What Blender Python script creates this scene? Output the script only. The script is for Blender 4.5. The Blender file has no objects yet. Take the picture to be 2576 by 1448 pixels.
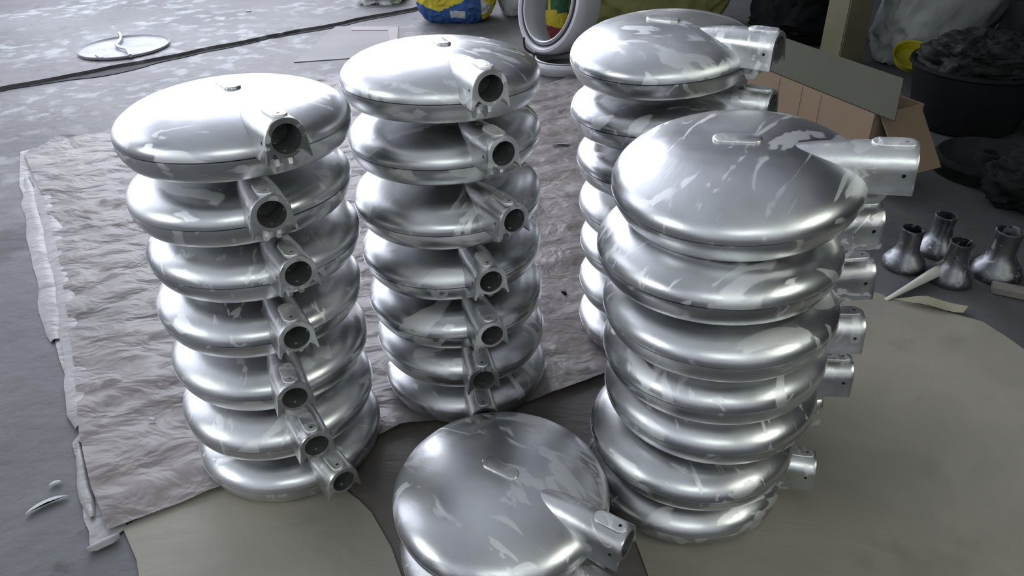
import bpy, bmesh, math, random
from mathutils import Vector, Matrix, noise
from mathutils.geometry import delaunay_2d_cdt
import numpy as np
random.seed(4)
sc = bpy.context.scene
C = sc.collection
PI = math.pi

# ------------------------------------------------------------------ camera
FPX = 1848.46
RT = Vector((0.99948, -0.01774, -0.02708)); UP = Vector((0.03237, 0.54769, 0.83605)); FW = Vector((0, 0.83649, -0.54798))
EYE = Vector((0, 0, 1.28403))
cd = bpy.data.cameras.new('camera'); cam = bpy.data.objects.new('camera', cd); C.objects.link(cam)
cd.sensor_width = 36; cd.lens = 36 * FPX / 2576; cd.clip_start = .02
m = Matrix.Identity(4)
for i in range(3):
    m[i][0] = RT[i]; m[i][1] = UP[i]; m[i][2] = -FW[i]
m.translation = EYE
cam.matrix_world = m
sc.camera = cam

def G(px, py, z=0.0):                       # point of the photograph carried to the plane at height z
    d = FW + RT * ((px - 1288) / FPX) - UP * ((py - 724) / FPX)
    return EYE + d * ((z - EYE.z) / d.z)
def GY(px, py, y):                          # ... to the vertical plane at depth y
    d = FW + RT * ((px - 1288) / FPX) - UP * ((py - 724) / FPX)
    return EYE + d * ((y - EYE.y) / d.y)

# ------------------------------------------------------------------ light
sc.view_settings.view_transform = 'Standard'
sc.view_settings.look = 'None'
sc.view_settings.gamma = 1
sc.view_settings.use_curve_mapping = False
sc.view_settings.exposure = 0.12
w = bpy.data.worlds.new('daylight'); sc.world = w; w.use_nodes = True
w.node_tree.nodes['Background'].inputs[0].default_value = (0.62, 0.70, 0.85, 1)
w.node_tree.nodes['Background'].inputs[1].default_value = 0.5
LIGHTS = [
    # name, centre, size (along wall, height), facing, power, colour
    ('window_daylight_back', (-2.85, 7.98, 3.3), (4.7, 4.8), (0, -1, 0), 510, (.86, .89, 1)),
    ('window_daylight_left', (-5.46, 4.6, 3.0), (4.8, 4.2), (1, 0, 0), 140, (.86, .89, 1)),
    ('window_daylight_front', (0.0, -2.95, 3.2), (2.4, 1.2), (0, 1, 0), 30, (.93, 1, .92)),
    ('window_daylight_side', (-5.46, -.9, 2.9), (2.4, 1.6), (1, 0, 0), 85, (.93, .98, 1)),
    ('window_daylight_right', (3.26, -1.2, 2.7), (1.9, 1.1), (-1, 0, 0), 52, (.95, 1, .88)),
]
for nm, loc, size, dr, pw, col in LIGHTS:
    ld = bpy.data.lights.new(nm, 'AREA'); ld.shape = 'RECTANGLE'; ld.size, ld.size_y = size
    ld.energy = pw; ld.color = col
    lo = bpy.data.objects.new(nm, ld); C.objects.link(lo)
    lo.location = loc; lo.rotation_euler = Vector(dr).to_track_quat('-Z', 'Y').to_euler()

# ------------------------------------------------------------------ materials
def newmat(name):
    mt = bpy.data.materials.new(name); mt.use_nodes = True
    return mt, mt.node_tree.nodes, mt.node_tree.links, mt.node_tree.nodes['Principled BSDF']
def c4(c): return (c[0], c[1], c[2], 1)
def simple(name, col, rough=.6, metal=0, var=.15, scale=9, bump=.0, bscale=60, spec=.3):
    mt, N, L, P = newmat(name)
    P.inputs['Roughness'].default_value = rough; P.inputs['Metallic'].default_value = metal
    P.inputs['Specular IOR Level'].default_value = spec
    tc = N.new('ShaderNodeTexCoord'); nz = N.new('ShaderNodeTexNoise'); nz.inputs['Scale'].default_value = scale
    nz.inputs['Detail'].default_value = 5
    L.new(tc.outputs['Object'], nz.inputs['Vector'])
    cr = N.new('ShaderNodeValToRGB')
    cr.color_ramp.elements[0].position = .3; cr.color_ramp.elements[0].color = c4([x * (1 - var) for x in col])
    cr.color_ramp.elements[1].position = .7; cr.color_ramp.elements[1].color = c4([min(1, x * (1 + var)) for x in col])
    L.new(nz.outputs[0], cr.inputs[0]); L.new(cr.outputs[0], P.inputs['Base Color'])
    if bump:
        n2 = N.new('ShaderNodeTexNoise'); n2.inputs['Scale'].default_value = bscale; n2.inputs['Detail'].default_value = 4
        b = N.new('ShaderNodeBump'); b.inputs['Strength'].default_value = bump; b.inputs['Distance'].default_value = .01
        L.new(tc.outputs['Object'], n2.inputs['Vector']); L.new(n2.outputs[0], b.inputs['Height']); L.new(b.outputs[0], P.inputs['Normal'])
    return mt

def metal_mat(name, base=(.60, .61, .63), smear=(.80, .81, .82), r0=.24, r1=.46, scl=1.0):
    """raw cast aluminium: broad wiped patches, paler rub marks, fine sanding scratches"""
    mt, N, L, P = newmat(name)
    P.inputs['Metallic'].default_value = 1.0
    tc = N.new('ShaderNodeTexCoord'); oi = N.new('ShaderNodeObjectInfo')
    off = N.new('ShaderNodeVectorMath'); off.operation = 'SCALE'
    cmb = N.new('ShaderNodeCombineXYZ')
    for k in range(3): L.new(oi.outputs['Random'], cmb.inputs[k])
    L.new(cmb.outputs[0], off.inputs[0]); off.inputs['Scale'].default_value = 37
    rot = N.new('ShaderNodeVectorRotate'); rot.rotation_type = 'Z_AXIS'
    mul = N.new('ShaderNodeMath'); mul.operation = 'MULTIPLY'; mul.inputs[1].default_value = 6.28
    L.new(oi.outputs['Random'], mul.inputs[0]); L.new(mul.outputs[0], rot.inputs['Angle'])
    L.new(tc.outputs['Object'], rot.inputs['Vector'])
    add = N.new('ShaderNodeVectorMath'); L.new(rot.outputs[0], add.inputs[0]); L.new(off.outputs[0], add.inputs[1])
    def nz(scale, det, sv=(1, 1, 1), dist=0):
        mp = N.new('ShaderNodeMapping'); mp.inputs['Scale'].default_value = sv
        n = N.new('ShaderNodeTexNoise'); n.inputs['Scale'].default_value = scale; n.inputs['Detail'].default_value = det
        n.inputs['Distortion'].default_value = dist
        L.new(add.outputs[0], mp.inputs[0]); L.new(mp.outputs[0], n.inputs['Vector']); return n.outputs[0]
    def ramp(src, a, b):
        r = N.new('ShaderNodeMapRange'); r.inputs[1].default_value = a; r.inputs[2].default_value = b
        L.new(src, r.inputs[0]); return r.outputs[0]
    broad = ramp(nz(5 * scl, 3), .35, .65)
    smearm = ramp(nz(8 * scl, 3, (.6, 1.3, 1), 1.6), .585, .615)
    rub = ramp(nz(14 * scl, 3, (.45, 1.6, 1), 1.2), .62, .65)
    mx = N.new('ShaderNodeMath'); mx.operation = 'MAXIMUM'; L.new(smearm, mx.inputs[0]); L.new(rub, mx.inputs[1])
    c1 = N.new('ShaderNodeMix'); c1.data_type = 'RGBA'
    c1.inputs[6].default_value = c4([x * .78 for x in base]); c1.inputs[7].default_value = c4([min(1, x * 1.10) for x in base])
    L.new(broad, c1.inputs[0])
    c2 = N.new('ShaderNodeMix'); c2.data_type = 'RGBA'; L.new(mx.outputs[0], c2.inputs[0])
    L.new(c1.outputs[2], c2.inputs[6]); c2.inputs[7].default_value = c4(smear)
    L.new(c2.outputs[2], P.inputs['Base Color'])
    # roughness
    q = N.new('ShaderNodeMapRange'); q.inputs[3].default_value = r0; q.inputs[4].default_value = (r0 + r1) / 2 + .02
    L.new(broad, q.inputs[0])
    q2 = N.new('ShaderNodeMix'); L.new(mx.outputs[0], q2.inputs[0]); L.new(q.outputs[0], q2.inputs[2]); q2.inputs[3].default_value = r1
    L.new(q2.outputs[0], P.inputs['Roughness'])
    # bump
    fine = nz(140 * scl, 2, (.25, 1.5, 1)); low = nz(11 * scl, 2)
    b = N.new('ShaderNodeBump'); b.inputs['Strength'].default_value = .10; b.inputs['Distance'].default_value = .001
    L.new(fine, b.inputs['Height'])
    b2 = N.new('ShaderNodeBump'); b2.inputs['Strength'].default_value = .30; b2.inputs['Distance'].default_value = .006
    L.new(low, b2.inputs['Height']); L.new(b.outputs[0], b2.inputs['Normal']); L.new(b2.outputs[0], P.inputs['Normal'])
    return mt

M_ALU = metal_mat('brushed_aluminium', (.61, .62, .63), (.76, .77, .77), .27, .50)
M_CAST = metal_mat('cast_aluminium', (.61, .62, .61), (.73, .74, .73), .27, .46, 1.8)
M_BORE = simple('dark_cast_bore', (.10, .10, .098), .75, metal=.3, var=.3, scale=40)
M_CUT = metal_mat('machined_face', (.72, .73, .72), (.82, .83, .82), .42, .6, 3)

def floor_mat():
    mt, N, L, P = newmat('worn_concrete')
    tc = N.new('ShaderNodeTexCoord')
    def nz(s, d, dist=0):
        n = N.new('ShaderNodeTexNoise'); n.inputs['Scale'].default_value = s; n.inputs['Detail'].default_value = d
        n.inputs['Distortion'].default_value = dist; L.new(tc.outputs['Object'], n.inputs['Vector']); return n.outputs[0]
    a = N.new('ShaderNodeValToRGB'); e = a.color_ramp.elements
    e[0].position = .32; e[0].color = (.062, .062, .066, 1); e[1].position = .66; e[1].color = (.118, .120, .124, 1)
    L.new(nz(1.6, 8, .4), a.inputs[0])
    # pale flaked patches
    f = N.new('ShaderNodeMapRange'); f.inputs[1].default_value = .50; f.inputs[2].default_value = .62; L.new(nz(9, 9, .15), f.inputs[0])
    big = N.new('ShaderNodeMapRange'); big.inputs[1].default_value = .42; big.inputs[2].default_value = .56; L.new(nz(1.3, 3), big.inputs[0])
    mu = N.new('ShaderNodeMath'); mu.operation = 'MULTIPLY'; L.new(f.outputs[0], mu.inputs[0]); L.new(big.outputs[0], mu.inputs[1])
    x = N.new('ShaderNodeMix'); x.data_type = 'RGBA'; 
    sp = N.new('ShaderNodeSeparateXYZ'); L.new(tc.outputs['Object'], sp.inputs[0])
    wy = N.new('ShaderNodeMapRange'); wy.inputs[1].default_value = 1.9; wy.inputs[2].default_value = 2.9; L.new(sp.outputs[1], wy.inputs[0])
    wx = N.new('ShaderNodeMapRange'); wx.inputs[1].default_value = 0; wx.inputs[2].default_value = -1.6; L.new(sp.outputs[0], wx.inputs[0])
    m2 = N.new('ShaderNodeMath'); m2.operation = 'MULTIPLY'; L.new(wy.outputs[0], m2.inputs[0]); L.new(wx.outputs[0], m2.inputs[1])
    m3 = N.new('ShaderNodeMath'); m3.operation = 'MULTIPLY'; L.new(mu.outputs[0], m3.inputs[0]); L.new(m2.outputs[0], m3.inputs[1])
    L.new(m3.outputs[0], x.inputs[0]); L.new(a.outputs[0], x.inputs[6]); x.inputs[7].default_value = (.24, .25, .26, 1)
    d = N.new('ShaderNodeMapRange'); d.inputs[1].default_value = .64; d.inputs[2].default_value = .70; L.new(nz(7, 5), d.inputs[0])
    y = N.new('ShaderNodeMix'); y.data_type = 'RGBA'; L.new(d.outputs[0], y.inputs[0]); L.new(x.outputs[2], y.inputs[6]); y.inputs[7].default_value = (.05, .048, .05, 1)
    right_dark = N.new('ShaderNodeMapRange'); right_dark.inputs[1].default_value = .3; right_dark.inputs[2].default_value = 2.4; right_dark.inputs[4].default_value = .8; L.new(sp.outputs[0], right_dark.inputs[0])  # floor colour darkens steadily towards the right
    y2 = N.new('ShaderNodeMix'); y2.data_type = 'RGBA'; L.new(right_dark.outputs[0], y2.inputs[0]); L.new(y.outputs[2], y2.inputs[6]); y2.inputs[7].default_value = (.03, .03, .03, 1)
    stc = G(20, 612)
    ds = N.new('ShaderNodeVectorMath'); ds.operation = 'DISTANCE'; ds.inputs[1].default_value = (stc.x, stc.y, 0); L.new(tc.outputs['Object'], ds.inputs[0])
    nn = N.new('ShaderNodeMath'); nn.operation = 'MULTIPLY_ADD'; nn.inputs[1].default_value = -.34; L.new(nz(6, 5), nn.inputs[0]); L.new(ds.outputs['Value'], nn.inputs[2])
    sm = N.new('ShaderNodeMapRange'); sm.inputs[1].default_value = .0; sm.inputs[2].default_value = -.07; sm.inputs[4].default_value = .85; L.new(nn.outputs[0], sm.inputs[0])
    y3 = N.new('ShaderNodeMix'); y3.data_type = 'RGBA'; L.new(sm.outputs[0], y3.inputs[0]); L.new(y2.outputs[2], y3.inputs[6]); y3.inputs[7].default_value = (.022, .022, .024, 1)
    L.new(y3.outputs[2], P.inputs['Base Color']); P.inputs['Roughness'].default_value = .62
    b = N.new('ShaderNodeBump'); b.inputs['Strength'].default_value = .5; b.inputs['Distance'].default_value = .012
    L.new(nz(14, 8), b.inputs['Height']); L.new(b.outputs[0], P.inputs['Normal'])
    return mt
M_FLOOR = floor_mat()

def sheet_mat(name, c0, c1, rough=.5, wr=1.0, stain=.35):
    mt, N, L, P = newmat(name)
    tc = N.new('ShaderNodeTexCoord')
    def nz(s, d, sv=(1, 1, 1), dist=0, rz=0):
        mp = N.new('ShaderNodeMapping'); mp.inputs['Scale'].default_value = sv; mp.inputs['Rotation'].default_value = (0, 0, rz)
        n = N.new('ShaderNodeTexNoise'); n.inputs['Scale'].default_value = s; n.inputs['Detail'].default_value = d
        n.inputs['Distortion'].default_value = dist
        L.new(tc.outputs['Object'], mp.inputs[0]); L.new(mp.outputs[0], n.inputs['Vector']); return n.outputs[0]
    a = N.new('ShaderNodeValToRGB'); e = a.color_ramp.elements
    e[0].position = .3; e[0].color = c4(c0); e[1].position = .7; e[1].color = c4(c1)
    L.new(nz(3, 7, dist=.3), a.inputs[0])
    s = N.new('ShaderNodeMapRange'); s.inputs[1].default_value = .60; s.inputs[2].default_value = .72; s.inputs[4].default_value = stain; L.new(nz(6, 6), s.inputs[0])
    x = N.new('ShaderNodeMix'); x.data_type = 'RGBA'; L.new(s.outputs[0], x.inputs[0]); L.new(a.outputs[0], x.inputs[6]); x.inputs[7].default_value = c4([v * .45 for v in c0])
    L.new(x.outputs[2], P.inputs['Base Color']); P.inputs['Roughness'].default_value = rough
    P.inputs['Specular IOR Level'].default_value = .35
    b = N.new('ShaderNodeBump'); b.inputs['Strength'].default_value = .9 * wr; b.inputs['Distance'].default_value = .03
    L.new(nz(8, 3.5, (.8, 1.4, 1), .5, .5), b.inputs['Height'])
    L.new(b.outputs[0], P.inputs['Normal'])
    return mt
M_SHA = sheet_mat('mauve_grey_plastic_sheet', (.148, .132, .128), (.24, .217, .210))
M_SHB = sheet_mat('tan_board_sheet', (.20, .188, .155), (.275, .257, .212), .6, .15, .25)
M_SHD = sheet_mat('shaded_brown_sheet', (.075, .066, .060), (.13, .115, .105), .6, .4, .3)  # brown darkened to carry the shade between the front stacks
M_SHC = sheet_mat('grey_plastic_sheet', (.22, .215, .215), (.36, .355, .355), .45, .8)

# ------------------------------------------------------------------ mesh helpers
def tag(o, label=None, cat=None, group=None, kind=None):
    if label: o['label'] = label
    if cat: o['category'] = cat
    if group: o['group'] = group
    if kind: o['kind'] = kind
    return o
def mesh_obj(name, verts, faces, mat, parent=None, smooth=True, ang=40, loc=None):
    me = bpy.data.meshes.new(name); me.from_pydata([tuple(v) for v in verts], [], faces); me.update()
    mats = mat if isinstance(mat, (list, tuple)) else [mat]
    for x in mats: me.materials.append(x)
    bm = bmesh.new(); bm.from_mesh(me); bmesh.ops.recalc_face_normals(bm, faces=bm.faces); bm.to_mesh(me); bm.free()
    if smooth:
        me.shade_smooth(); me.set_sharp_from_angle(angle=math.radians(ang))
    o = bpy.data.objects.new(name, me); C.objects.link(o)
    if parent: o.parent = parent
    if loc is not None: o.location = loc
    return o
def lathe(name, prof, mat, parent=None, n=96, ang=35, closed=False, loc=None):
    v = []; f = []; rings = []
    for r, z in prof:
        if r < 1e-5: rings.append([len(v)]); v.append((0, 0, z))
        else:
            rings.append(list(range(len(v), len(v) + n)))
            v += [(r * math.cos(2 * PI * i / n), r * math.sin(2 * PI * i / n), z) for i in range(n)]
    pairs = list(zip(rings, rings[1:])) + ([(rings[-1], rings[0])] if closed else [])
    for a, b in pairs:
        if len(a) == 1 and len(b) == 1: continue
        for i in range(n):
            j = (i + 1) % n
            if len(a) == 1: f.append((a[0], b[i], b[j]))
            elif len(b) == 1: f.append((a[i], b[0], a[j]))
            else: f.append((a[i], b[i], b[j], a[j]))
    return mesh_obj(name, v, f, mat, parent, True, ang, loc)
def prism(name, outline, z0, z1, mat, parent=None, bevel=0, loc=None, sm=True):
    bm = bmesh.new(); vs = [bm.verts.new((x, y, z0)) for x, y in outline]; f = bm.faces.new(vs)
    r = bmesh.ops.extrude_face_region(bm, geom=[f]); bmesh.ops.translate(bm, verts=[e for e in r['geom'] if isinstance(e, bmesh.types.BMVert)], vec=(0, 0, z1 - z0))
    if bevel:
        top = [e for e in bm.edges if all(abs(v.co.z - z1) < 1e-6 for v in e.verts)]
        bmesh.ops.bevel(bm, geom=top, offset=bevel, segments=3, affect='EDGES', profile=.5)
    bmesh.ops.recalc_face_normals(bm, faces=bm.faces)
    me = bpy.data.meshes.new(name); bm.to_mesh(me); bm.free(); me.materials.append(mat)
    if sm: me.shade_smooth(); me.set_sharp_from_angle(angle=math.radians(40))
    o = bpy.data.objects.new(name, me); C.objects.link(o)
    if parent: o.parent = parent
    if loc is not None: o.location = loc
    return o
def box_mesh(name, size, mat, parent=None, loc=(0, 0, 0), bevel=.002, rot=None):
    bm = bmesh.new(); bmesh.ops.create_cube(bm, size=1)
    bmesh.ops.scale(bm, vec=size, verts=bm.verts)
    if bevel: bmesh.ops.bevel(bm, geom=list(bm.edges), offset=bevel, segments=2, affect='EDGES')
    me = bpy.data.meshes.new(name); bm.to_mesh(me); bm.free(); me.materials.append(mat)
    me.shade_smooth(); me.set_sharp_from_angle(angle=math.radians(30))
    o = bpy.data.objects.new(name, me); C.objects.link(o); o.location = loc
    if rot: o.rotation_euler = rot
    if parent: o.parent = parent
    return o
def tube(name, pts, r, mat, parent=None, n=10, sub=6):
    P = [Vector(p) for p in pts]; Q = []
    for i in range(len(P) - 1):
        p0 = P[max(i - 1, 0)]; p1 = P[i]; p2 = P[i + 1]; p3 = P[min(i + 2, len(P) - 1)]
        for k in range(sub):
            t = k / sub
            Q.append(.5 * ((2 * p1) + (-p0 + p2) * t + (2 * p0 - 5 * p1 + 4 * p2 - p3) * t * t + (-p0 + 3 * p1 - 3 * p2 + p3) * t ** 3))
    Q.append(P[-1]); v = []; f = []; ref = Vector((0, 0, 1))
    for i, q in enumerate(Q):
        d = (Q[min(i + 1, len(Q) - 1)] - Q[max(i - 1, 0)]).normalized()
        a = d.cross(ref);
        if a.length < 1e-4: a = d.cross(Vector((1, 0, 0)))
        a.normalize(); b = d.cross(a)
        for k in range(n):
            t = 2 * PI * k / n; v.append(q + r * (math.cos(t) * a + math.sin(t) * b))
    for i in range(len(Q) - 1):
        for k in range(n):
            f.append((i * n + k, i * n + (k + 1) % n, (i + 1) * n + (k + 1) % n, (i + 1) * n + k))
    f.append(tuple(range(n))); f.append(tuple((len(Q) - 1) * n + k for k in range(n)))
    return mesh_obj(name, v, f, mat, parent)
def empty(name, loc=(0, 0, 0), rz=0):
    o = bpy.data.objects.new(name, None); C.objects.link(o); o.location = loc; o.rotation_euler = (0, 0, rz); o.empty_display_size = .05
    return o
def boolean(o, cutters):
    for c in cutters:
        md = o.modifiers.new('cut', 'BOOLEAN'); md.operation = 'DIFFERENCE'; md.object = c; md.solver = 'EXACT'
    bpy.context.view_layer.update()
    dg = bpy.context.evaluated_depsgraph_get()
    me = bpy.data.meshes.new_from_object(o.evaluated_get(dg)); o.modifiers.clear(); o.data = me
    me.shade_smooth(); me.set_sharp_from_angle(angle=math.radians(35))
    for c in cutters: bpy.data.objects.remove(c)

# ------------------------------------------------------------------ the room
def quad(name, pts, mat, kind='structure'):
    o = mesh_obj(name, pts, [(0, 1, 2, 3)], mat, smooth=False); o['kind'] = kind; return o
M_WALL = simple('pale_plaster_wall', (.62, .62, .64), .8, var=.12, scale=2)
M_WALLD = simple('dark_wall', (.035, .036, .035), .85, var=.3, scale=2)  # even dark tone for the right wall
M_CEIL = simple('whitewashed_ceiling', (.56, .57, .59), .9, var=.1, scale=1)
X0, X1, Y0, Y1, ZC = -5.5, 3.3, -3.0, 8.0, 6.2
def wall(name, fixed, axis, a0, a1, holes, mat, out, th=.12):
    """wall at fixed, along axis, with openings (h0, h1, z0, z1) ordered along it"""
    v = []; f = []
    def bx(a, b, c, d):
        i = len(v)
        for t in (0, th * out):
            for (s, z) in ((a, c), (b, c), (b, d), (a, d)):
                v.append((s, fixed + t, z) if axis == 'x' else (fixed + t, s, z))
        f.extend([(i, i+1, i+2, i+3), (i+4, i+5, i+6, i+7), (i, i+1, i+5, i+4), (i+1, i+2, i+6, i+5), (i+2, i+3, i+7, i+6), (i+3, i, i+4, i+7)])
    x = a0
    for h0, h1, z0, z1 in holes:
        bx(x, h0, 0, ZC); bx(h0, h1, 0, z0); bx(h0, h1, z1, ZC); x = h1
    bx(x, a1, 0, ZC)
    o = mesh_obj(name, v, f, mat, smooth=False); o['kind'] = 'structure'; return o
wall('wall_back', Y1, 'x', X0, X1, [(-5.2, -.5, .9, 5.7)], M_WALL, 1)
wall('wall_left', X0, 'y', Y0, Y1, [(-2.1, .3, 2.1, 3.7), (2.2, 7.0, .9, 5.1)], M_WALL, -1)
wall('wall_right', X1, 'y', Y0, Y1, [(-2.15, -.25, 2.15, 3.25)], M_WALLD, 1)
wall('wall_front', Y0, 'x', X0, X1, [(-1.2, 1.2, 2.6, 3.8)], M_WALL, -1)
quad('ceiling', [(X0, Y0, ZC), (X1, Y0, ZC), (X1, Y1, ZC), (X0, Y1, ZC)], M_CEIL)

def ground_patch(name, poly, s, zf, mat, kind=None, jitter=.35):
    """filled outline as a fine triangulated surface, heights from zf(x, y)"""
    b = []; n = len(poly)
    for i in range(n):
        p = Vector(poly[i][:2]); q = Vector(poly[(i + 1) % n][:2]); k = max(1, int((q - p).length / s))
        for t in range(k): b.append(p.lerp(q, t / k))
    nb = len(b)
    P = np.array([[p.x, p.y] for p in b])
    x0, y0 = P.min(0); x1, y1 = P.max(0)
    gx, gy = np.meshgrid(np.arange(x0 + s / 2, x1, s), np.arange(y0 + s / 2, y1, s)); g = np.stack([gx.ravel(), gy.ravel()], 1)
    rng = np.random.default_rng(3); g += rng.uniform(-jitter, jitter, g.shape) * s
    ins = np.zeros(len(g), bool)
    Q = np.roll(P, -1, 0)
    md = np.full(len(g), 1e9)
    for (ax, ay), (bx, by) in zip(P, Q):
        cnd = (ay > g[:, 1]) != (by > g[:, 1])
        with np.errstate(divide='ignore', invalid='ignore'):
            xx = (bx - ax) * (g[:, 1] - ay) / (by - ay) + ax
        ins ^= cnd & (g[:, 0] < xx)
        md = np.minimum(md, np.hypot(g[:, 0] - ax, g[:, 1] - ay))
    g = g[ins & (md > s * .6)]
    pts = [Vector((float(x), float(y))) for x, y in np.concatenate([P, g])]
    vs, es, fs, *_ = delaunay_2d_cdt(pts, [(i, (i + 1) % nb) for i in range(nb)], [], 1, 1e-5)
    v = [(p.x, p.y, zf(p.x, p.y)) for p in vs]
    o = mesh_obj(name, v, [tuple(x) for x in fs], mat, ang=60)
    if kind: o['kind'] = kind
    return o

# floor: one slab, and a second raised slab beyond the broken joint
quad('floor', [(X0, Y0, 0), (X1, Y0, 0), (X1, Y1, 0), (X0, Y1, 0)], M_FLOOR)
ja, jb = G(-60, 243), G(905, 52)
jd = (jb - ja).normalized()
def fn(x, y, s, o=0): return noise.noise(Vector((x * s + o, y * s - o, o * .7)))
edge = []
L_ = (jb - ja).length
for i in range(60):
    t = i / 59; p = ja + jd * (L_ * (-.25 + 1.9 * t)); k = .018 * fn(p.x, p.y, 9) + .03 * fn(p.x, p.y, 2.5, 3)
    edge.append((p.x - jd.y * k, p.y + jd.x * k))
poly = edge + [(min(edge[-1][0] + .3, 1.6), 7.95), (X0 + .02, 7.95), (X0 + .02, edge[0][1])]
M_SLAB = M_FLOOR
o = prism('floor_slab', poly, 0.0, .022, M_SLAB, sm=False); o['kind'] = 'structure'
M_DIRT = simple('dark_dirt', (.06, .06, .064), .9, var=.3, scale=14, bump=.4)
lo = []; hi = []
for i, (x, y) in enumerate(edge):
    wdt = .034 + .02 * fn(x, y, 4, 7) + (.10 * math.exp(-((i - 17) / 2.6) ** 2))
    lo.append((x + jd.y * wdt, y - jd.x * wdt)); hi.append((x - jd.y * .004, y + jd.x * .004))
o = ground_patch('joint_dirt', lo + hi[::-1], .05, lambda x, y: .004, M_DIRT)
tag(o, 'black dirt packed along the broken joint across the concrete floor', 'dirt', kind='stuff')

# ------------------------------------------------------------------ sheets on the floor
def px(*pts): return [tuple(G(a, b)[:2]) for a, b in pts]
def seg_d(x, y, a, b):
    vx, vy = b[0] - a[0], b[1] - a[1]; t = max(0, min(1, ((x - a[0]) * vx + (y - a[1]) * vy) / (vx * vx + vy * vy)))
    dx, dy = x - a[0] - vx * t, y - a[1] - vy * t
    return math.hypot(dx, dy), (dx * -vy + dy * vx)
creases = [px((205, 1068), (560, 1036)), px((560, 1036), (1010, 1022)), px((190, 560), (330, 480)), px((1300, 930), (1520, 838)), px((190, 700), (420, 660)),
           px((210, 1000), (480, 905)), px((960, 1100), (1030, 1020)), px((900, 700), (960, 620)), px((1370, 760), (1440, 740)), px((1370, 420), (1440, 380))]
def wrinkle(x, y, a=1.0, o=0):
    u = x * .9 + y * .45; v = -x * .45 + y * .9
    h = 0
    for s, am in ((3.0, .006), (7, .0045), (15, .0028), (30, .0014)):
        n = noise.noise(Vector((u * s * .55 + o, v * s * 1.5, o + s)))
        h += am * (1 - abs(n) * 2.6)
    return max(0, h * a)
FOOT = [(-.535, 1.31), (-.13, 1.53), (.40, 1.72), (.37, 1.155), (-.03, .97)]
def flat(x, y):
    return min(1, max(0, (min(math.hypot(x - a, y - b) for a, b in FOOT) - .16) / .06))
def zA(x, y):
    h = .008 + wrinkle(x, y, 1.4) * flat(x, y)
    for a, b in creases:
        d, sd = seg_d(x, y, a, b)
        if d < .05: h += .008 * math.exp(-(d / .012) ** 2) * (1 if sd > 0 else .2) - .004 * math.exp(-((d - .012) / .01) ** 2) * (sd < 0)
    return max(.0075, h)
polyA = px((62, 392), (150, 352), (330, 333), (560, 262), (850, 196), (1000, 172), (1200, 195), (1290, 215), (1365, 225), (1500, 170), (1750, 190)) + \
        [(.95, 3.4), (.85, 2.4), (.8, 1.8)] + px((1650, 905), (1330, 1020), (1010, 1082), (900, 1130), (560, 1236), (275, 1341), (262, 1300), (236, 1240), (206, 1100), (196, 980), (188, 880), (150, 640), (110, 500))
polyA = [p for p in polyA]
oA = ground_patch('plastic_sheet', polyA, .024, zA, M_SHA)
tag(oA, 'large wrinkled mauve-grey plastic sheet spread under the stacks', 'plastic sheet')
polyC = px((52, 384), (140, 362), (200, 372), (230, 700), (260, 1000), (300, 1200), (320, 1330), (300, 1345), (228, 1392), (226, 1340), (212, 1310), (205, 1200), (183, 1118), (205, 1085), (172, 1045), (182, 990), (150, 905), (140, 860), (112, 700), (86, 560), (50, 470))
oC = ground_patch('plastic_sheet', polyC, .018, lambda x, y: .003 + wrinkle(x, y, .45, 5) * .5, M_SHC)
tag(oC, 'pale grey folded sheet edge sticking out left from under the mauve-grey sheet', 'plastic sheet')
# rolled hem along the left side: a part of the big sheet
def strip(name, pts, wd, hgt, mat, parent, n=9, zb=.008):
    v = []; f = []; P = [G(a, b) for a, b in pts]; Q = []
    for i in range(len(P) - 1):
        for k in range(8): Q.append(P[i].lerp(P[i + 1], k / 8))
    Q.append(P[-1])
    for i, q in enumerate(Q):
        d = (Q[min(i + 1, len(Q) - 1)] - Q[max(0, i - 1)]).normalized(); s = Vector((d.y, -d.x, 0))
        ww = wd * (1 + .35 * fn(q.x, q.y, 6)) * min(1, .35 + i / 6, .35 + (len(Q) - 1 - i) / 6)
        for k in range(n):
            t = k / (n - 1) * 2 - 1
            v.append(q + s * (t * ww + .006 * fn(q.x, q.y, 11, 2)) + Vector((0, 0, zb + hgt * (1 - t * t) * (1 + .5 * fn(q.x, q.y, 8)))))
    for i in range(len(Q) - 1):
        for k in range(n - 1): f.append((i * n + k, i * n + k + 1, (i + 1) * n + k + 1, (i + 1) * n + k))
    return mesh_obj(name, v, f, mat, parent, ang=70)
strip('folded_hem', [(92, 420), (130, 560), (168, 720), (194, 880), (204, 1000), (206, 1080)], .034, .008, M_SHC, oA)
strip('folded_hem', [(70, 450), (92, 580), (122, 720), (140, 860)], .032, .008, M_SHC, oC, zb=.003)
o = strip('torn_ribbon', [(225, 1392), (262, 1372), (305, 1352)], .012, .01, M_SHC, oC, zb=.008)
o = strip('torn_ribbon', [(200, 1120), (214, 1210), (232, 1310)], .014, .008, M_SHC, oC, zb=.006)

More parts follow.
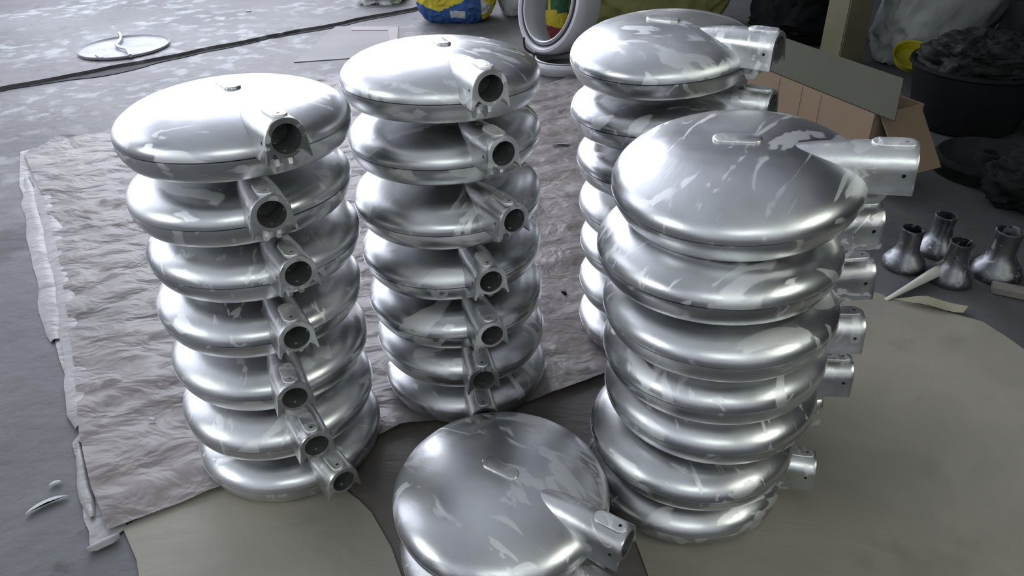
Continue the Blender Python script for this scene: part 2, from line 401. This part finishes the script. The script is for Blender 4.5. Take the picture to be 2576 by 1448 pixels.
zB = lambda x, y: .0042 + .0011 * (1 + fn(x, y, 2.2)) + .0004 * fn(x, y, 9)
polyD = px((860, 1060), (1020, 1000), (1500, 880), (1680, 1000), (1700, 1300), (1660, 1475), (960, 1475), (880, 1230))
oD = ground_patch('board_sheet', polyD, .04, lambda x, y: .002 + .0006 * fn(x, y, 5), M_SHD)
tag(oD, 'dark brown stained sheet with painted-in shade, on the floor around the low front stack', 'floor sheet')
polyE = px((310, 1330), (560, 1190), (800, 1180), (905, 1262), (935, 1292), (985, 1380), (1020, 1478), (356, 1478), (345, 1410))
oE = ground_patch('board_sheet', polyE, .04, zB, M_SHB)
tag(oE, 'flat tan sheet on the floor at the lower left, its corner by the left stack', 'floor sheet')
polyB = px((1560, 900), (1900, 800)) + [(.95, 1.95)] + px((2215, 742), (2240, 756), (2330, 772), (2428, 800), (2470, 812), (2530, 850), (2600, 900)) + [(1.75, 1.25), (1.8, .5)] + px((1640, 1478), (1590, 1340), (1560, 1200))
oB = ground_patch('board_sheet', polyB, .04, zB, M_SHB)
tag(oB, 'flat dull tan sheet covering the floor right of the front right stack', 'floor sheet')

# ------------------------------------------------------------------ lamp housings
R = .21; HD = .067; PITCH = .1234
def housing():
    root = empty('lamp_housing')
    # domed cover
    prof = [(0, HD)]
    for i in range(1, 41):
        t = i / 40 * PI / 2
        prof.append((R * math.sin(t) ** (2 / 2.12), HD * max(0, math.cos(t)) ** (2 / 2.12)))
    prof += [(R, -.0024), (R - .0022, -.0030)]
    cover = lathe('domed_cover', prof, M_ALU, root, 160)
    # raised oval boss on the crown
    def stadium(l, wd, n=14):
        a = (l - wd) / 2; r = wd / 2
        return [(a + r * math.cos(t), r * math.sin(t)) for t in [(-.5 + i / n) * PI for i in range(n + 1)]] + \
               [(-a + r * math.cos(t), r * math.sin(t)) for t in [(.5 + i / n) * PI for i in range(n + 1)]]
    prism('raised_boss', stadium(.080, .030), HD - .006, HD + .0042, M_CAST, cover, bevel=.003)
    # lower band with a turned-in foot
    p2 = [(R - .006, -.0015), (R - .0035, -.0030), (R - .0030, -.0038), (R + .0002, -.0044), (R + .0002, -.0075), (R - .0018, -.016), (R - .0052, -.026), (R - .0098, -.035), (R - .0135, -.0405), (R - .0165, -.0435), (R - .021, -.045), (R - .030, -.0452),
          (R - .034, -.042), (R - .036, -.028), (.11, -.018), (.070, -.024), (.066, -.037), (.060, -.037), (.058, -.02), (.0, -.018)]
    lathe('lower_band', p2, M_ALU, root, 160, ang=30)
    # neck socket: arch section growing out of the crown, with a bored end
    secs = [(.075, .0245, .034), (.10, .0275, .0355), (.13, .0305, .0365), (.16, .0330, .037), (.19, .0345, .037), (.21, .0345, .037), (.24, .0345, .037), (.2600, .0345, .037), (.2665, .0345, .037), (.2690, .0335, .037)]
    def outline(r, zc):
        o = []; na = 22; leg = .0005
        for i in range(na + 1):
            t = PI * (i / na) ; o.append((r * math.cos(t), zc + r * math.sin(t)))
        fl = r + .0035
        o += [(-r - .0008, zc - .012), (-fl + .0005, zc - .026), (-fl - .001, leg + .001), (-fl + .0015, leg - .001)]
        o += [(-fl + .006, leg + .009), (-fl + .011, zc - .0225)]
        for i in range(9):
            t = PI + PI * .22 + (PI * .56) * i / 8; o.append((.0300 * math.cos(t) * r / .0345, zc + .0320 * math.sin(t) * r / .0345))
        o += [(fl - .011, zc - .0225), (fl - .006, leg + .009), (fl - .0015, leg - .001), (fl + .001, leg + .001), (fl - .0005, zc - .026), (r + .0008, zc - .012)]
        return o
    v = []; f = []; n = None
    for x, r, zc in secs:
        oo = outline(r, zc); n = len(oo); v += [(x, y, z) for y, z in oo]
    for s in range(len(secs) - 1):
        for k in range(n): f.append((s * n + k, s * n + (k + 1) % n, (s + 1) * n + (k + 1) % n, (s + 1) * n + k))
    f.append(tuple(range(n))[::-1]); f.append(tuple((len(secs) - 1) * n + k for k in range(n)))
    neck = mesh_obj('neck_socket', v, f, M_CAST, root, ang=35)
    def cyl(r, l, loc, ax):
        bm = bmesh.new(); bmesh.ops.create_cone(bm, cap_ends=True, segments=40, radius1=r, radius2=r, depth=l)
        me = bpy.data.meshes.new('c'); bm.to_mesh(me); bm.free(); o = bpy.data.objects.new('c', me); C.objects.link(o); o.location = loc
        if ax == 'x': o.rotation_euler = (0, PI / 2, 0)
        if ax == 'y': o.rotation_euler = (PI / 2, 0, 0)
        return o
    boolean(neck, [cyl(.0245, .136, (.275, 0, .037), 'x'), cyl(.0032, .16, (.2515, 0, .037), 'z'), cyl(.0032, .16, (.2515, 0, .033), 'y')])
    neck.data.materials.append(M_BORE)
    for pl in neck.data.polygons:
        cc = pl.center
        if math.hypot(cc.y, cc.z - .037) < .0252 and .15 < cc.x < .2680: pl.material_index = 1
    # flat pad on top of the neck, drilled
    pad = prism('mounting_pad', [(x + .2335, y) for x, y in stadium(.064, .028)], .062, .0745, M_CUT, neck, bevel=.002)
    boolean(pad, [cyl(.0032, .1, (.2515, 0, .07), 'z')])
    # hinge block with two ears below the neck
    hb = box_mesh('hinge_block', (.020, .046, .012), M_CAST, root, (.2125, 0, -.0105), .002)
    for s in (-1, 1):
        pr = prism('hinge_ear', [(.0, .0), (.026, .0), (.028, -.012), (.020, -.024), (.004, -.028), (-.004, -.016)], -.0035, .0035, M_CUT, root)
        pr.data.transform(Matrix.Translation((.208, s * .011, -.004)) @ Matrix.Rotation(PI / 2, 4, 'X'))
    return root
proto = housing()
def copy_tree(o, parent=None):
    c = o.copy(); C.objects.link(c); c.parent = parent
    for ch in list(o.children): copy_tree(ch, c)
    return c
# stack, layer from the top, seam centre x, y, z, lean a, b, heading
HOUS = [
('L',0,-0.5003,1.3148,0.8112,0.003,0.047,-0.958),('L',1,-0.5225,1.3312,0.6844,-0.007,0.023,-1.076),('L',2,-0.5237,1.3401,0.5608,0.013,0.015,-1.004),
('L',3,-0.5378,1.3349,0.4368,0.032,-0.008,-1.051),('L',4,-0.5400,1.3267,0.3075,0.025,-0.018,-1.141),('L',5,-0.5414,1.3045,0.1850,0.018,-0.012,-1.036),('L',6,-0.5386,1.3051,0.0560,0.010,-0.010,-0.907),
('M',0,-0.1346,1.5419,0.8166,0.024,0.046,-1.162),('M',1,-0.1363,1.5454,0.6927,-0.010,0.004,-1.070),('M',2,-0.1375,1.5168,0.5618,0.001,-0.004,-0.994),
('M',3,-0.1387,1.5237,0.4310,-0.018,-0.009,-1.202),('M',4,-0.1367,1.5154,0.3070,0.004,-0.024,-1.226),('M',5,-0.1318,1.5208,0.1870,0.016,-0.021,-1.336),('M',6,-0.1290,1.5340,0.0560,0.010,-0.010,-1.362),
('F',0,0.3597,1.6914,0.8110,-0.070,-0.042,-0.705),('F',1,0.3640,1.6970,0.6801,-0.036,0.014,-0.653),('F',2,0.3810,1.6898,0.5552,-0.004,0.000,-0.68),
('F',3,0.3901,1.6941,0.4319,-0.004,0.000,-0.60),('F',4,0.3976,1.7109,0.3087,0.004,0,-0.72),('F',5,0.3992,1.7175,0.1853,0.004,0,-0.65),('F',6,0.4030,1.7270,0.0560,0.006,0,-0.70),
('N',0,0.3876,1.1510,0.7465,-0.100,-0.070,-0.366),('N',1,0.3640,1.1251,0.6300,-0.018,0.015,-0.056),('N',2,0.3790,1.1200,0.5160,-0.028,0.020,0.005),
('N',3,0.3872,1.1384,0.4020,-0.022,0.020,-0.111),('N',4,0.3960,1.1516,0.2900,0.000,0.008,-0.116),('N',5,0.3700,1.1447,0.1725,0.002,0.004,0.085),('N',6,0.3675,1.1558,0.0550,0.001,0,-0.241),
('P',0,-0.0340,0.9800,0.1680,0.012,-0.018,-0.600),('P',1,-0.0310,0.9720,0.0530,0.0,0,-0.74),
]
STK = {'L': ('the left stack', 'housings in the left stack'), 'M': ('the middle stack', 'housings in the middle stack'),
       'F': ('the rear right stack by the box', 'housings in the rear right stack'), 'N': ('the front right stack', 'housings in the front right stack'),
       'P': ('the low stack at the bottom edge', 'housings in the low front stack')}
ORD = ['topmost', 'second', 'third', 'fourth', 'fifth', 'sixth', 'bottom']
first = True
for s, k, x, y, z, a, b, yaw in HOUS:
    o = proto if first else copy_tree(proto); first = False
    n = Vector((a, b, 1)).normalized(); u = Vector((0, 1, 0)).cross(n).normalized(); v = n.cross(u)
    X = u * math.cos(yaw) + v * math.sin(yaw); Y = n.cross(X)
    mm = Matrix.Identity(4)
    for i in range(3): mm[i][0] = X[i]; mm[i][1] = Y[i]; mm[i][2] = n[i]
    mm.translation = (x, y, z); o.matrix_world = mm
    where, grp = STK[s]
    od = ORD[k] if s != 'P' else ('upper', 'lower')[k]
    if od in ('topmost', 'upper', 'lower', 'bottom'): lab = 'silver aluminium lamp housing, %s of %s' % (od, where)
    else: lab = 'silver aluminium lamp housing, %s from the top of %s' % (od, where)
    tag(o, lab, 'lamp housing', grp)

# ------------------------------------------------------------------ behind: lid, rod, board, bags
M_TIN = simple('dull_tin', (.33, .335, .35), .6, metal=.2, var=.22, scale=6)
M_ROD = metal_mat('rod_metal', (.5, .5, .52), (.6, .6, .62), .35, .5)
c = (G(210, 120, .03) + G(417, 118, .03)) / 2; rl = (G(417, 118, .03) - G(210, 120, .03)).length / 2
o = lathe('round_lid', [(0, .004), (rl * .9, .006), (rl * .955, .010), (rl * .985, .020), (rl, .018), (rl * .985, .004), (rl * .9, .001), (0, .0)], M_TIN, None, 80, loc=(c.x, c.y, .0225))
tag(o, 'flat round silver metal lid lying on the concrete floor behind the left stack', 'lid')
rod = [G(a, b, .045) for a, b in ((300, 84), (304, 97), (293, 112), (300, 118), (318, 124), (328, 140))]
o = tube('bent_rod', rod, .011, M_ROD); tag(o, 'short S-bent silver metal rod lying on the round lid', 'rod')
o = tube('metal_pin', [G(242, 139, .038), G(258, 146, .038)], .009, M_ROD, sub=3); tag(o, 'tiny straight metal pin lying near the left edge of the round lid', 'pin')

M_BOARD = simple('grey_hardboard', (.17, .165, .17), .6, var=.15, scale=3)
M_PINK = simple('pinkish_tape', (.27, .235, .235), .6, var=.1)
bp = [G(a, b)[:2] for a, b in ((845, 68), (1003, 66), (994, 140), (740, 158))]
o = prism('hardboard_panel', bp, .001, .005, M_BOARD, sm=False); tag(o, 'flat grey hardboard panel with a pale taped corner on the floor behind the middle stack', 'board')
tp = [G(a, b, .0145)[:2] for a, b in ((884, 66), (1002, 66), (999, 101), (980, 101), (976, 73), (884, 73))]
prism('corner_tape', tp, .004, .008, M_PINK, o, sm=False)

def blob(name, c, size, mat, parent=None, seed=0, amp=.12, fs=2.2, flat=.0, pw=2.6, nu=64, nv=40, rz=0, colfn=None, tilt=None):
    """soft sack: a superellipsoid with folds and a flattened base"""
    v = []; f = []
    rot = Matrix.Rotation(rz, 3, 'Z')
    if tilt: rot = rot @ Matrix.Rotation(tilt[0], 3, 'X') @ Matrix.Rotation(tilt[1], 3, 'Y')
    def sp(t, e): return math.copysign(abs(t) ** e, t)
    for j in range(nv + 1):
        ph = -PI / 2 + PI * j / nv
        for i in range(nu):
            th = 2 * PI * i / nu; e = 2 / pw
            p = Vector((sp(math.cos(ph), e) * sp(math.cos(th), e), sp(math.cos(ph), e) * sp(math.sin(th), e), sp(math.sin(ph), e)))
            d = p.normalized()
            k = 1 + amp * noise.noise(d * fs + Vector((seed, seed * .3, 0))) + amp * .5 * (1 - abs(noise.noise(d * fs * 3 + Vector((0, seed, 3)))) * 3)
            p = Vector((p.x * size[0], p.y * size[1], p.z * size[2])) * k
            v.append(p)
    for j in range(nv):
        for i in range(nu): f.append((j * nu + i, j * nu + (i + 1) % nu, (j + 1) * nu + (i + 1) % nu, (j + 1) * nu + i))
    loc0 = list(v)
    v = [rot @ p for p in v]
    cz = c[2]
    v = [Vector((p.x, p.y, max(p.z, -cz))) for p in v]
    o = mesh_obj(name, v, f, mat, parent, ang=80, loc=c)
    if colfn:
        me = o.data
        inv = rot.transposed()
        for pl in me.polygons: pl.material_index = colfn(inv @ pl.center)
    return o
M_BLUE = simple('blue_woven_sack', (.035, .085, .24), .5, var=.12, bump=.25)
M_YEL = simple('yellow_print', (.55, .45, .04), .5, var=.12, bump=.2)
M_WHT = simple('white_plastic_bag', (.45, .47, .48), .45, var=.08, bump=.3, bscale=20)
M_GRN = simple('green_print', (.035, .11, .06), .5)
M_RED = simple('red_print', (.22, .04, .04), .5)
M_OLV = simple('olive_sack', (.17, .17, .06), .6, var=.3, scale=5, bump=.4, bscale=25)
M_BLK = simple('black_bag', (.008, .008, .009), .7, spec=.1)
M_GRY = simple('grey_woven_sack', (.20, .215, .205), .7, var=.15, scale=5, bump=.3, bscale=30)
M_RUB = simple('black_rubber', (.02, .02, .022), .5)
M_CLR = simple('clear_plastic_wrap', (.55, .58, .6), .25, var=.2, bump=.6, bscale=12)

def bluecol(p):
    x, z = p.x, p.z
    if x > .19: return 1 if (fn(x, z, 9) > -.15) else 2
    cx, cz = -.11, .055
    dx, dz = x - cx, z - cz
    t = math.atan2(dx, -dz); rr = math.hypot(dx * .85, dz)
    edge_ = .215 + .012 * abs(math.sin(t * 6)) + .03 * max(0, 1 - abs(t) / .18)
    if rr < edge_: return 1
    if -.03 < x < .075 and -.235 < z < -.185: return 2
    return 0
c = G(1150, 62)
o = blob('printed_sack', (c.x, c.y + .17, .28), (.285, .2, .30), [M_BLUE, M_YEL, M_WHT], seed=2, amp=.05, pw=3.4, nu=260, nv=160, colfn=bluecol, rz=-.08)
tag(o, 'blue sack with a big yellow scalloped motif on the floor behind the middle stack', 'sack')
c = G(962, 14)
o = blob('plastic_bag', (c.x, c.y + .05, .1), (.17, .13, .12), M_CLR, seed=7, amp=.3, fs=3.5)
tag(o, 'small crumpled clear plastic bag on the floor left of the blue and yellow sack', 'bag')
c = G(1300, 55)
o = blob('white_bag', (c.x + .03, c.y + .26, .29), (.18, .18, .33), M_WHT, seed=9, amp=.07, pw=2.6)
tag(o, 'plump white plastic bag standing between the blue sack and the white ring', 'bag')

# leaning ring + ring on the floor + cord
M_RING = simple('white_painted_ring', (.42, .42, .45), .35, var=.08, spec=.5)
def ring_obj(name, r, mat):
    p = [(r * .72, .0), (r * .73, .030), (r * .755, .034), (r * .78, .022), (r * .85, .022), (r * .90, .034), (r * .95, .030), (r, .004), (r * 1.0, -.03), (r * .95, -.10), (r * .88, -.15), (r * .82, -.152), (r * .76, -.10)]
    o = lathe(name, p, mat, None, 96, closed=True)
    g = lathe('rubber_gasket', [(r * .815 + .007 * math.cos(t), .025 + .006 * math.sin(t)) for t in [2 * PI * i / 10 for i in range(10)]], M_RUB, o, 96, closed=True)
    return o
rg = ring_obj('lamp_ring', .28, M_RING)
gc = G(1400, 168)
rg.rotation_euler = (math.radians(74), math.radians(0), math.radians(-56)); rg.location = (gc.x - .03, gc.y + .04, .345)
tag(rg, 'white painted lamp ring with a black rubber gasket leaning upright behind the middle stack', 'ring')
rg2 = ring_obj('lamp_ring', .235, M_RING); rg2.location = (gc.x + .04, gc.y - .02, .056); rg2.rotation_euler = (0, 0, 1); rg2.scale = (.92, .92, .36)
tag(rg2, 'white painted lamp ring lying flat on the floor under the leaning ring', 'ring')
o = tube('rubber_cord', [G(1318, 96, .27), G(1322, 122, .18), G(1350, 137, .14), G(1400, 138, .13), G(1440, 130, .13)], .006, M_RUB)
tag(o, 'thin black rubber cord sagging in front of the leaning white ring', 'cord')

def olivecol(p):
    n_ = fn(p.x, p.z, 3.5, 4)
    if p.x < -.18:
        if n_ > .12: return 1
    return 0
o = blob('printed_sack', (.98, 5.2, .85), (.62, .26, .95), [M_OLV, M_GRN], seed=4, amp=.06, pw=3.2, nu=220, nv=200, colfn=olivecol)  # upper part out of view, made tall to keep window light off the right corner
tag(o, 'olive sack with faint green print behind the rear right stack, unseen top raised to block window light', 'sack')
o = blob('printed_sack', (.30, 4.95, .20), (.12, .10, .23), [M_GRN, M_YEL, M_RED], seed=14, amp=.05, pw=3.2, nu=160, nv=110,
         colfn=lambda p: 2 if p.z + .3 * p.x < -.10 else (1 if p.z + .3 * p.x < .0 or abs(fn(p.x, p.z, 6)) < .06 else 0))
tag(o, 'small sack with green, yellow and red bands seen through the leaning white ring', 'sack')
o = blob('black_bag', (1.86, 4.75, .20), (.28, .24, .23), M_BLK, seed=11, amp=.2)
tag(o, 'crumpled black bag in the shade beside the olive sack', 'bag')
M_WOOD = simple('pale_timber', (.13, .12, .075), .7, var=.15, scale=6)
pa = G(2100, 172); 
o = box_mesh('timber_post', (.20, .14, 1.15), M_WOOD, None, (pa.x + .05, pa.y + .08, .585), .006, rot=(math.radians(-4), math.radians(5), .5))
tag(o, 'pale square timber post standing behind the cardboard box', 'post')
o = blob('woven_sack', (2.42, 4.2, .33), (.30, .24, .38), M_GRY, seed=21, amp=.13, fs=1.6, tilt=(0, .25))
tag(o, 'slumped grey woven sack standing right of the timber post', 'sack')
o = blob('woven_sack', (2.90, 4.75, .42), (.26, .22, .46), M_GRY, seed=25, amp=.12, fs=1.8, tilt=(0, .15))
tag(o, 'taller grey woven sack leaning at the right of the slumped one', 'sack')

# cardboard box
M_CARD = simple('brown_cardboard', (.19, .135, .088), .75, var=.06, scale=3)
M_CARDT = simple('olive_cardboard_top', (.052, .051, .036), .8, var=.08, scale=3)  # darker olive tone for the front flap
hb = .30
fd = Vector((.372, -.928, 0)); fn_ = Vector((.928, .372, 0))
b0 = Vector((1.359, 2.590, 0)); wx = .72; dep = .24
cen = b0 - fd * (wx / 2) + fn_ * (dep / 2)
bx = empty('cardboard_box', (cen.x, cen.y, 0), math.atan2(fd.y, fd.x))
tag(bx, 'open brown cardboard box on the floor behind the front right stack', 'box')
t_ = .006
box_mesh('front_wall', (wx, t_, hb), M_CARD, bx, (0, -dep / 2, hb / 2), .001)
box_mesh('back_wall', (wx, t_, hb), M_CARD, bx, (0, dep / 2, hb / 2), .001)
box_mesh('side_wall', (t_, dep - t_, hb), M_CARD, bx, (-wx / 2, 0, hb / 2), .001)
box_mesh('side_wall', (t_, dep - t_, hb), M_CARD, bx, (wx / 2, 0, hb / 2), .001)
box_mesh('base', (wx, dep, t_), M_CARD, bx, (0, 0, .004), .001)
def panel(name, corners, mat, th=.006):
    a, b, c, d = [Vector(q) for q in corners]; nn = (b - a).cross(d - a).normalized() * th
    vs = [a, b, c, d, a + nn, b + nn, c + nn, d + nn]
    return mesh_obj(name, vs, [(0, 1, 2, 3), (4, 5, 6, 7), (0, 1, 5, 4), (1, 2, 6, 5), (2, 3, 7, 6), (3, 0, 4, 7)], mat, bx, smooth=False)
hx, hy = wx / 2, -dep / 2
panel('front_flap', [(-hx, hy, hb), (hx + .09, hy, hb), (hx - .03, hy + .135, hb + .10), (-hx + .0, hy + .135, hb + .10)], M_CARDT)['label'] = 'dark olive flap'
panel('side_flap', [(hx + .003, hy + .02, hb), (hx + .003, -hy - .02, hb), (hx + .16, -hy - .02, hb - .19), (hx + .16, hy + .03, hb - .19)], M_CARD)
for i in (-.22, -.03, .12):
    box_mesh('crease_ridge', (.006, .003, hb * .96), M_CARD, bx, (wx * i, -dep / 2 - .003, hb / 2), .0008)

# couplings on the floor at right
M_GALV = metal_mat('dull_cast_coupling', (.20, .205, .215), (.32, .33, .34), .36, .55, 2)
def coupling():
    p = [(.066, 0), (.068, .004), (.067, .018), (.060, .034), (.045, .052), (.037, .066), (.034, .085), (.034, .132), (.036, .136), (.036, .142), (.0335, .143), (.0305, .142),
         (.030, .085), (.033, .066), (.041, .050), (.056, .032), (.062, .016), (.062, 0)]
    return lathe('flared_coupling', p, M_GALV, None, 64, closed=True)
cp = coupling()
CPL = [((2270, 668), .96, 'flared silver pipe coupling nearest the front right stack, standing on the floor'),
       ((2388, 704), .96, 'flared silver pipe coupling standing right of the paper curl'),
       ((2352, 632), .95, 'dim flared pipe coupling standing behind the two brighter ones'),
       ((2500, 690), 1.1, 'dark flared pipe coupling furthest right on the floor')]
for i, ((a, b), s, lab) in enumerate(CPL):
    o = cp if i == 0 else cp.copy()
    if i: C.objects.link(o)
    p = G(a, b); o.location = (p.x, p.y, .001); o.scale = (s, s, s)
    tag(o, lab, 'pipe coupling', 'flared couplings on the floor')
M_BAR = simple('grey_flat_bar', (.22, .20, .18), .5, metal=.3)
p = G(2520, 700); o = box_mesh('flat_bar', (.16, .05, .02), M_BAR, None, (p.x + .0, p.y - .10, .012), .002, rot=(0, 0, -.5))
tag(o, 'short grey flat metal bar lying before the darkest coupling at far right', 'metal bar')
M_PAPER = simple('pale_paper', (.42, .41, .36), .7, var=.08)
def curl():
    a = [G(2222, 756), G(2290, 712), G(2326, 690)]; v = []; f = []
    n = 12
    for i in range(n + 1):
        t = i / n; q = a[0].lerp(a[2], t) ; wd = .012 + .045 * t
        for k in range(7):
            s = k / 6; v.append(q + Vector((.5 * wd * s, -.9 * wd * s, .007 + .045 * t * math.sin(s * PI * .8) * 1)))
    for i in range(n):
        for k in range(6): f.append((i * 7 + k, i * 7 + k + 1, (i + 1) * 7 + k + 1, (i + 1) * 7 + k))
    o = mesh_obj('paper_scrap', v, f, M_PAPER); md = o.modifiers.new('thickness', 'SOLIDIFY'); md.thickness = .001
    return o
tag(curl(), 'curled pale strip of paper on the floor before the couplings', 'paper')
p = px((2240, 762), (2330, 758), (2432, 782), (2420, 796), (2330, 782))
o = ground_patch('sheet_flap', p, .02, lambda x, y: .012 + .01 * (fn(x, y, 12) + .5), M_PAPER)
o.data.materials[0] = M_SHB
o.data.materials[0] = simple('olive_paper', (.24, .225, .16), .7)
tag(o, 'folded olive paper flap at the edge of the tan sheet below the couplings', 'paper')
# darker floor behind couplings
# debris
def chip(a, b, l, wd, rz, lab, mat=M_SHC, z=.004):
    p = G(a, b); n = 10; up_ = []; dn = []
    for i in range(n + 1):
        t = i / n; x = (t - .5) * l; c_ = .25 * l * math.sin(t * PI) ** 1; ww = wd * (math.sin(t * PI) ** .5) * (.8 + .3 * fn(i, a, .7)) + wd * .15
        up_.append((x, c_ * .5 + ww / 2)); dn.append((x, c_ * .5 - ww / 2))
    o = prism('debris_chip', up_ + dn[::-1], 0, .006, mat, loc=(p.x, p.y, z), bevel=.0015); o.rotation_euler = (0, 0, rz)
    tag(o, lab, 'debris'); return o
M_CHIP = simple('pale_chip', (.42, .45, .45), .6)
chip(121, 1275, .085, .014, .62, 'curved pale chip lying on the concrete at the lower left', M_CHIP)
chip(142, 1221, .026, .010, .5, 'tiny white flake just above the curved pale chip', M_CHIP)
chip(388, 1072, .020, .009, -.2, 'small white flake on the mauve sheet left of the left stack', M_CHIP, z=.02)
chip(627, 37, .04, .02, .2, 'small shiny flake on the far concrete near the top edge', M_CHIP, z=.023)
chip(1418, 752, .02, .012, -.7, 'small dark flake on the mauve sheet between the middle and rear stacks', M_BLK, z=.02)
chip(1415, 377, .09, .008, .0, 'thin pale sliver on the mauve sheet right of the middle stack', M_CHIP, z=.02)
chip(850, 16, .12, .05, .1, 'pale scrap lying on the far floor by the plastic bag', M_CHIP, z=.004)

# dark corner at right: tub of castings, wheel, yellow scoop, teal bottle
M_IRON = simple('dark_iron', (.012, .012, .012), .75, spec=.1, var=.4, scale=8, bump=.5, bscale=18)
M_TUB = simple('black_rubber_tub', (.010, .010, .011), .8, spec=.08)
p = G(2420, 330)
tb = lathe('rubber_tub', [(0, 0), (.20, 0), (.22, .012), (.27, .26), (.285, .27), (.28, .285), (.262, .28), (.245, .20), (.205, .03), (0, .02)], M_TUB, None, 72, loc=(p.x + .05, p.y + .1, .001))
tag(tb, 'round black rubber tub in the dark corner at right', 'tub')
M_BAGD = simple('shaded_cloudy_plastic', (.012, .013, .013), .6, var=.4, scale=6, bump=.8, bscale=14, spec=.15)  # plastic coloured near black so that it holds the corner's shade
o = blob('plastic_bag', (tb.location.x - .02, tb.location.y, .30), (.20, .18, .10), M_BAGD, seed=31, amp=.25, fs=3)
tag(o, 'crumpled cloudy plastic bag lying in the black tub', 'bag')
p = G(2480, 430)
wh = lathe('iron_wheel', [(.03, .0), (.05, .0), (.06, .02), (.14, .03), (.17, .0), (.20, .0), (.205, .05), (.19, .07), (.17, .06), (.14, .045), (.06, .05), (.05, .08), (.03, .08)], M_IRON, None, 64, closed=True, loc=(p.x, p.y, .001))
tag(wh, 'dark iron wheel lying flat in front of the black tub', 'wheel')
p = G(2310, 178, .1)
o = lathe('yellow_bowl', [(0, .0), (.04, 0), (.085, .03), (.10, .07), (.104, .072), (.096, .07), (.08, .034), (.0, .008)], simple('yellow_plastic', (.22, .20, .01), .4), None, 48, loc=(p.x, p.y, .30))
o.rotation_euler = (.45, -.2, .2)
tag(o, 'small yellow plastic bowl tipped over below the grey sacks', 'bowl')
o.location = (p.x, p.y + .1, .10)
M_TEAL = simple('teal_plastic', (.04, .16, .17), .4)
p = G(2572, 340)
o = lathe('plastic_jug', [(0, 0), (.07, 0), (.08, .015), (.08, .17), (.06, .20), (.03, .22), (.028, .25), (.0, .25)], M_TEAL, None, 40, loc=(p.x + .08, p.y - .05, .001))
tag(o, 'teal plastic jug at the right edge in the dark corner', 'jug')
for i, (a, b, sx, sy, sz, lab) in enumerate([(2590, 230, .18, .18, .30, 'dark lumpy sack against the right wall behind the tub'), (2590, 545, .15, .12, .10, 'dark lump of scrap at the right edge beyond the couplings')]):
    p = G(a, b); o = blob('scrap_sack', (p.x + .05, p.y + .1, sz * .85), (sx, sy, sz), M_IRON if i else M_BLK, seed=41 + i, amp=.2); tag(o, lab, 'scrap')
